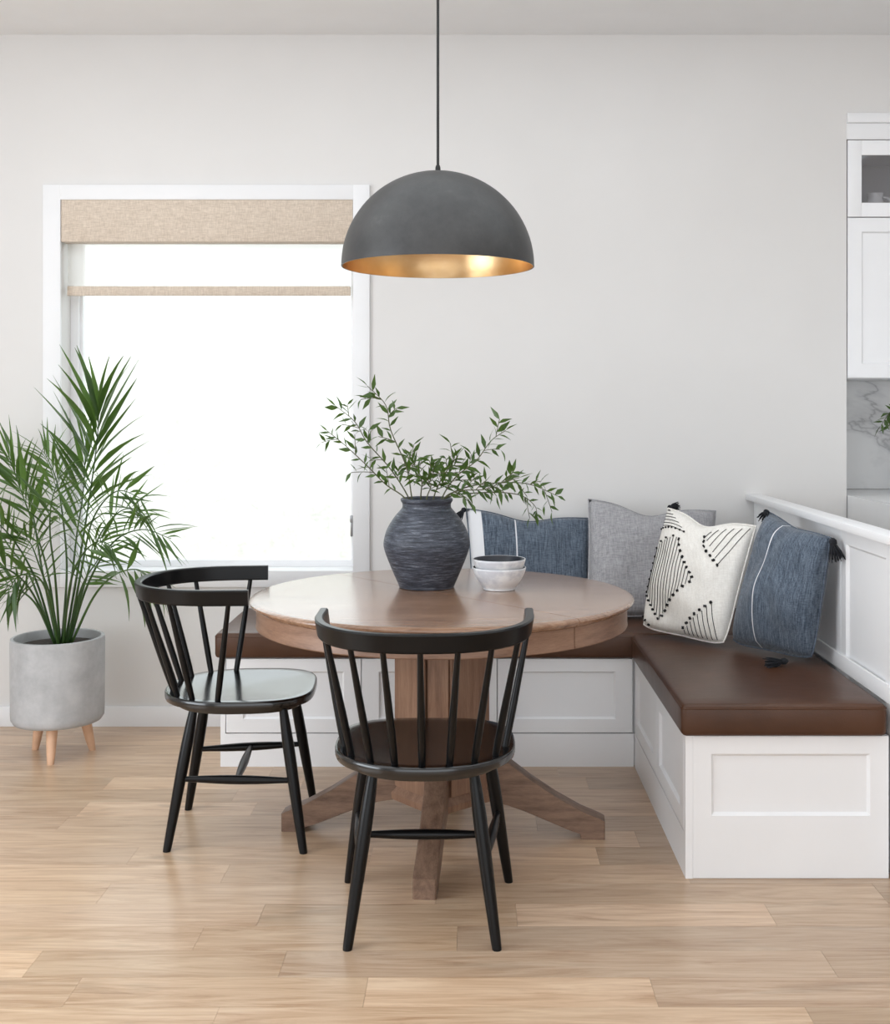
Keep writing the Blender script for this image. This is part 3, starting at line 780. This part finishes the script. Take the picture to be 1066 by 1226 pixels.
VB([(548, 588, -.05), (580, 586, -.09), (600, 578, -.12), (622, 572, -.14)], .05, -.03, 'short leafy branch right of the vase mouth, in front of the level one', 18, .042, 4, 8)
VB([(505, 575, .01), (497, 558, .02), (488, 545, .03)], -.02, .03, 'short leafy tuft over the left of the vase mouth', 16, .040, 5, 9, .35)
VB([(528, 575, .0), (538, 560, .0), (548, 546, .0)], .02, .0, 'short leafy tuft over the right of the vase mouth', 18, .040, 6, 10, .35)
VB([(516, 582, -.04), (512, 572, -.06), (520, 560, -.07)], .0, -.04, 'short leafy tuft at the front of the vase mouth', 14, .038, 6, 11, .4)
VB([(575, 590, .06), (620, 592, .10), (640, 605, .11), (643, 618, .11)], .05, .03, 'thin branch drooping at the far right of the vase with hanging green leaf', 10, .034, 1, 12, .4)

hb = [o for o in bpy.data.objects if o.get('label', '').startswith('thin branch drooping')][0]
for (hx, hy, hl) in ((643, 612, .045), (652, 606, .034)):
    hp = VP(hx, hy, .11)
    put('leaf', OL[1], mat_for(hp-hb.location, Vector((-.15, -.2, -1)), .2, hl), hb.children[0])
# ------------------------------------------------------------------ pillows
def surf(C4, u, v, bulge, chop, side, seed, pinch=.03):
    BL, BR, TR, TL = C4
    a, b = 2*u-1, 2*v-1
    low = max(0, -b)**4
    uu = .5+(u-.5)*(1-pinch*(1-b*b)-.07*low); vv = .5+(v-.5)*(1-pinch*(1-a*a)); vv += .035*abs(a)**5*low
    p = BL*(1-uu)*(1-vv)+BR*uu*(1-vv)+TR*uu*vv+TL*(1-uu)*vv
    n = (BR-BL).cross(TL-BL).normalized()       # faces the viewer side
    up = ((TL+TR)-(BL+BR)).normalized()
    f = max(0, (1-a*a)*(1-b*b))**.42
    wr = noise.noise(Vector((u*3.2+seed, v*3.2, seed*1.7)))*.020+noise.noise(Vector((u*8+seed, v*5, seed)))*.007
    edge = min(1, (1-max(abs(a), abs(b)))*4)
    p = p+n*side*(bulge*f)+n*wr*edge
    p = p-up*chop*math.exp(-((u-.47)/.2)**2)*max(0, v-.35)*1.5
    return p
def tassel(parent, loc, d, L=.07, r=.013):
    d = Vector(d).normalized(); g = G()
    p = Vector(loc)
    g.tube([p, p+d*L*.12, p+d*L*.25, p+d*L*.3], [r*.35, r*.8, r*.75, r*.5], 10)
    rr = random.Random(int(abs(loc[0])*1000)+3)
    s = d.cross(Vector((.3, .2, .9))).normalized(); t = d.cross(s)
    for k in range(22):
        an = k*2.4; q = (s*math.cos(an)+t*math.sin(an))*r*math.sqrt((k+.5)/22)
        e = p+d*L*rr.uniform(.85, 1.05)+q*1.7
        g.tube([p+d*L*.28+q*.5, p+d*L*.6+q*1.2, e], [.0022, .0024, .0014], 5)
    return tag(g.build('tassel', 'tassel', parent, True, 180), 'dark yarn tassel')
def pillow(C4, bulge, chop, mat, label, seed, name='throw_pillow', N=30, pinch=.03):
    c = sum(C4, Vector())/4; base = Vector((c.x, c.y, min(p.z for p in C4)))
    root = empty(name, base, 0, label, 'pillow')
    L4 = [p-base for p in C4]
    g = G(); uv = []
    idx = {}
    for side in (1, -1):
        for i in range(N+1):
            for j in range(N+1):
                if side == -1 and (i in (0, N) or j in (0, N)): idx[(side, i, j)] = idx[(1, i, j)]; continue
                idx[(side, i, j)] = len(g.v)
                g.v.append(tuple(surf(L4, i/N, j/N, bulge, chop, side*(1 if side == 1 else .6), seed, pinch))); uv.append((i/N, j/N))
        for i in range(N):
            for j in range(N):
                q = [idx[(side, i, j)], idx[(side, i+1, j)], idx[(side, i+1, j+1)], idx[(side, i, j+1)]]
                g.f.append(tuple(q))
    g.uv = uv
    g.build('pillow_cover', mat, root, True, 180); mat = 'denim_plain' if 'denim' in mat else mat
    path = [surf(L4, t, 0, bulge, chop, 1, seed, pinch) for t in [k/20 for k in range(20)]]
    path += [surf(L4, 1, t, bulge, chop, 1, seed, pinch) for t in [k/20 for k in range(20)]]
    path += [surf(L4, 1-t, 1, bulge, chop, 1, seed, pinch) for t in [k/20 for k in range(20)]]
    path += [surf(L4, 0, 1-t, bulge, chop, 1, seed, pinch) for t in [k/20 for k in range(21)]]
    G().tube(path, .0032, 6, False).build('seam', mat, root, True, 180)
    return root, L4
ct = .499
r1, L4 = pillow([Vector((-.005, 4.56, ct+.006)), Vector((.475, 4.56, ct+.006)), Vector((.49, 4.715, .868)), Vector((-.03, 4.715, .908))], .062, .03, 'denim_back', 'faded blue denim pillow with white band at left, against the back wall behind the bowls', 2.1)
tassel(r1, L4[3]+Vector((-.004, -.012, .004)), (-.45, -.3, -.6), .06)
r2, L4 = pillow([Vector((.435, 4.47, ct+.006)), Vector((.93, 4.50, ct+.006)), Vector((.985, 4.70, .90)), Vector((.463, 4.66, .952))], .068, .045, 'grey_linen', 'plain grey linen pillow between the blue pillow and the patterned cream one', 5.3)
WP = [Vector((.605, 4.19, ct+.02)), Vector((.855, 3.92, ct+.006)), Vector((.985, 4.03, .905)), Vector((.725, 4.30, .945))]
r3, L3 = pillow(WP, .08, .035, 'cream_wool', 'cream wool pillow with black embroidered diamond and stripes, in the bench corner', 8.2)
tassel(r3, L3[3]+Vector((.0, .01, .002)), (.7, .35, .05), .05, .011)
DP = [Vector((.875, 3.96, ct+.012)), Vector((1.080, 3.68, ct+.012)), Vector((1.128, 3.66, .905)), Vector((1.035, 4.06, .952))]
r4, L4 = pillow([p+Vector((0, -.012, 0)) for p in DP], .105, .01, 'denim_side', 'blue denim pillow with single white stripe and tassels, leaning on the half wall', 11.5)
tassel(r4, L4[2]+Vector((.0, -.01, .0)), (.12, -.35, -.8), .075, .016)
tassel(r4, L4[3]+Vector((-.01, -.012, .006)), (-.4, -.6, -.5), .05, .014)
tassel(r4, L4[1]+Vector((-.085, -.01, .004)), (-.9, -.1, -.08), .075, .013)
# embroidery on the cream pillow: positions given on a sketch grid of the cover, mapped to the cloth
ZC = [Vector((75, 545)), Vector((435, 645)), Vector((548, 160)), Vector((213, 88))]
def inv(x, y):
    u = v = .5; T = Vector((x, y))
    for _ in range(25):
        P = ZC[0]*(1-u)*(1-v)+ZC[1]*u*(1-v)+ZC[2]*u*v+ZC[3]*(1-u)*v
        du = (ZC[1]-ZC[0])*(1-v)+(ZC[2]-ZC[3])*v; dv = (ZC[3]-ZC[0])*(1-u)+(ZC[2]-ZC[1])*u
        e = T-P; det = du.x*dv.y-du.y*dv.x
        u += (e.x*dv.y-e.y*dv.x)/det; v += (du.x*e.y-du.y*e.x)/det
        u = min(.985, max(.015, u)); v = min(.985, max(.015, v))
    return u, v
def onp(x, y, lift=.0012):
    u, v = inv(x, y)
    p = surf(L3, u, v, .08, .035, 1, 8.2)
    n = (L3[1]-L3[0]).cross(L3[3]-L3[0]).normalized(); return p+n*lift
emb = G()
def thread(x0, y0, x1, y1, r=.0013):
    k = 12; emb.tube([onp(x0+(x1-x0)*i/k, y0+(y1-y0)*i/k) for i in range(k+1)], r, 5)
def tuft(x, y, r=.0048):
    p = onp(x, y, .003); r *= 1.25
    for k in range(5):
        an = rng.uniform(0, 6.28); d = Vector((math.cos(an), -.5, math.sin(an))).normalized()
        emb.tube([p-d*r, p, p+d*r], [.0016, .0034, .0016], 5)
def tufts(poly, step=22, r=.0048):
    for (x0, y0), (x1, y1) in zip(poly, poly[1:]):
        n = max(1, int(math.hypot(x1-x0, y1-y0)/step))
        for i in range(n): tuft(x0+(x1-x0)*(i+.5)/n, y0+(y1-y0)*(i+.5)/n, r)
dia_top = [(297, 203), (250, 212), (190, 236), (160, 268), (135, 318), (115, 380), (112, 405)]
dia_right = [(297, 203), (304, 250), (318, 300), (338, 350), (352, 392)]
dia_bl = [(112, 405), (140, 465), (180, 540)]
dia_br = [(352, 392), (300, 432), (240, 478), (185, 530)]
tufts(dia_top, 24, .0035); tufts(dia_right, 20); tufts(dia_bl, 20, .0038); tufts(dia_br, 22)
def interp(poly, x):
    for (x0, y0), (x1, y1) in zip(poly, poly[1:]):
        if min(x0, x1) <= x <= max(x0, x1) and x0 != x1: return y0+(y1-y0)*(x-x0)/(x1-x0)
def seg_clip(sh, poly):   # line x + .25*(y-370) ... = sh, find crossings with closed polygon
    out = []
    for (x0, y0), (x1, y1) in zip(poly, poly[1:]+poly[:1]):
        f0 = x0+.24*(y0-370)-sh; f1 = x1+.24*(y1-370)-sh
        if f0*f1 < 0: t = f0/(f0-f1); out.append((x0+(x1-x0)*t, y0+(y1-y0)*t))
    return sorted(out, key=lambda q: q[1])
dia = dia_top[::-1]+dia_right[1:]+[(300, 432), (240, 478), (185, 530), (180, 540), (140, 465)]
for sh in range(122, 352, 14):
    o = seg_clip(sh, dia)
    if len(o) >= 2: thread(o[0][0], o[0][1]+5, o[-1][0], o[-1][1]-5)
tri = [(400, 195), (452, 350), (552, 168)]
tufts([(400, 195), (405, 270), (452, 350)], 22)
for k in range(6):
    t = k/6+.08
    thread(400+52*t, 195+155*t, 405+140*t*.95+8, 192-20*t)
tri = [(278, 585), (425, 478)]
tufts(tri, 24)
for k in range(8):
    x = 290+k*18; y = 585-(x-278)*.73
    thread(x, y+8, x-4+k*1.0, min(632, 606+k*6))
tufts([(185, 176), (250, 174), (322, 176)], 16, .003)
for k in range(6): thread(212+k*2-k*4, 98+k*13, 232+k*17, 98+k*13+4+k*2)
tufts([(85, 503), (125, 555)], 20, .004)
emb.build('embroidery', 'yarn', r3, True, 180, kind='stuff')

# ------------------------------------------------------------------ kitchen beyond the half wall
KX = 1.552
uc = empty('wall_cabinet', (2.0, 4.97, 1.442), 0, 'white upper kitchen cabinet with small glass door above a framed door', 'cabinet')
c = uc.location
g = G(); x0, x1, y0, y1 = KX, 2.46, WY+.02, 5.198
g.box(x0, x1, y0, y1, 1.442, 1.46); g.box(x0, x1, y0, y1, 2.12, 2.14); g.box(x0, x1, y0, y1, 2.40, 2.42)
g.box(x0, x0+.018, y0, y1, 1.46, 2.4); g.box(x1-.018, x1, y0, y1, 1.46, 2.4)
rel(g, c).build('carcass', 'joinery', uc, False)
rel(G().box(x0+.018, x1-.018, 5.17, 5.19, 1.46, 2.4), c).build('back_panel', 'cabinet_inside', uc, False)
for k in range(2):
    xx = KX+.002+k*.454
    o = framed(.450, 2.109-1.444, .058, .008, .006, .019).build('door', 'joinery', uc)
    placed(o, (xx-c[0], WY-c[1], 1.444-c[2]))
    g = G(); z0, z1 = 2.113, 2.43; w = .45; m = .058
    g.box(xx, xx+m, WY, WY+.019, z0, z1, .001); g.box(xx+w-m, xx+w, WY, WY+.019, z0, z1, .001)
    g.box(xx+m, xx+w-m, WY, WY+.019, z0, z0+m, .001); g.box(xx+m, xx+w-m, WY, WY+.019, z1-m-.003, z1, .001)
    dr = rel(g, c).build('glass_door', 'joinery', uc, True, 30)
    rel(G().box(xx+m, xx+w-m, WY+.008, WY+.012, z0+m, z1-m-.003), c).build('door_pane', 'cab_glass', dr, False)
g = G(); g.box(x0-.003, x1, WY-.006, y0, 2.433, 2.50, .002); g.box(x0-.003, x1, WY-.018, y0, 2.50, 2.54, .003)
rel(g, c).build('crown_moulding', 'trim', uc)
jug = empty('jug', (1.73, 4.98, 2.141), 0, 'white ceramic jug behind the glass door of the upper cabinet', 'jug')
G().lathe([(.001, 0), (.032, 0), (.042, .02), (.045, .04), (.036, .065), (.03, .08), (.036, .1), (.033, .1), (.027, .08), (.001, .07)], 28).build('jug_body', 'ceramic', jug)
G().tube(bez([(.034, 0, .085), (.06, 0, .08), (.066, 0, .055), (.042, 0, .03)], 14), .005, 8).build('jug_handle', 'ceramic', jug)
kc = empty('kitchen_counter', (2.4, 4.4, 0), 0, 'marble kitchen counter with matching side panel beyond the half wall', 'counter')
c = kc.location
rel(G().box(1.5825, 3.58, 3.5, 5.178, .927, .957, .001), c).build('countertop', 'marble', kc)
rel(G().box(1.552, 1.582, 3.5, 5.178, 0, .957), c).build('side_panel', 'marble', kc, False)
rel(G().box(1.60, 3.55, 3.54, 5.17, 0, .926), c).build('base_unit', 'joinery', kc, False)
bs = G().box(1.552, 3.58, 5.18, 5.199, .958, 1.441).build('trim_backsplash', 'marble', sm=False); struct(bs)
kv = empty('glass_vase', (1.97, 4.98, .9575), 0, 'white vase on the marble counter just past the right edge', 'vase')
G().lathe([(.001, 0), (.05, 0), (.065, .05), (.06, .12), (.035, .18), (.03, .2), (.026, .2), (.03, .18), (.05, .12), (.001, .1)], 32).build('vase_body', 'ceramic', kv)
kb = Vector((1.97, 4.98, 1.065))
branch('leafy_branch', [kb, Vector((1.955, 4.98, 1.16)), Vector((1.88, 4.97, 1.28)), Vector((1.80, 4.96, 1.31)), Vector((1.745, 4.95, 1.245))], 'small leafy sprig against the marble backsplash at the right edge', 'sprigs on the kitchen counter', kb, 16, .05, 2, 21, .5)
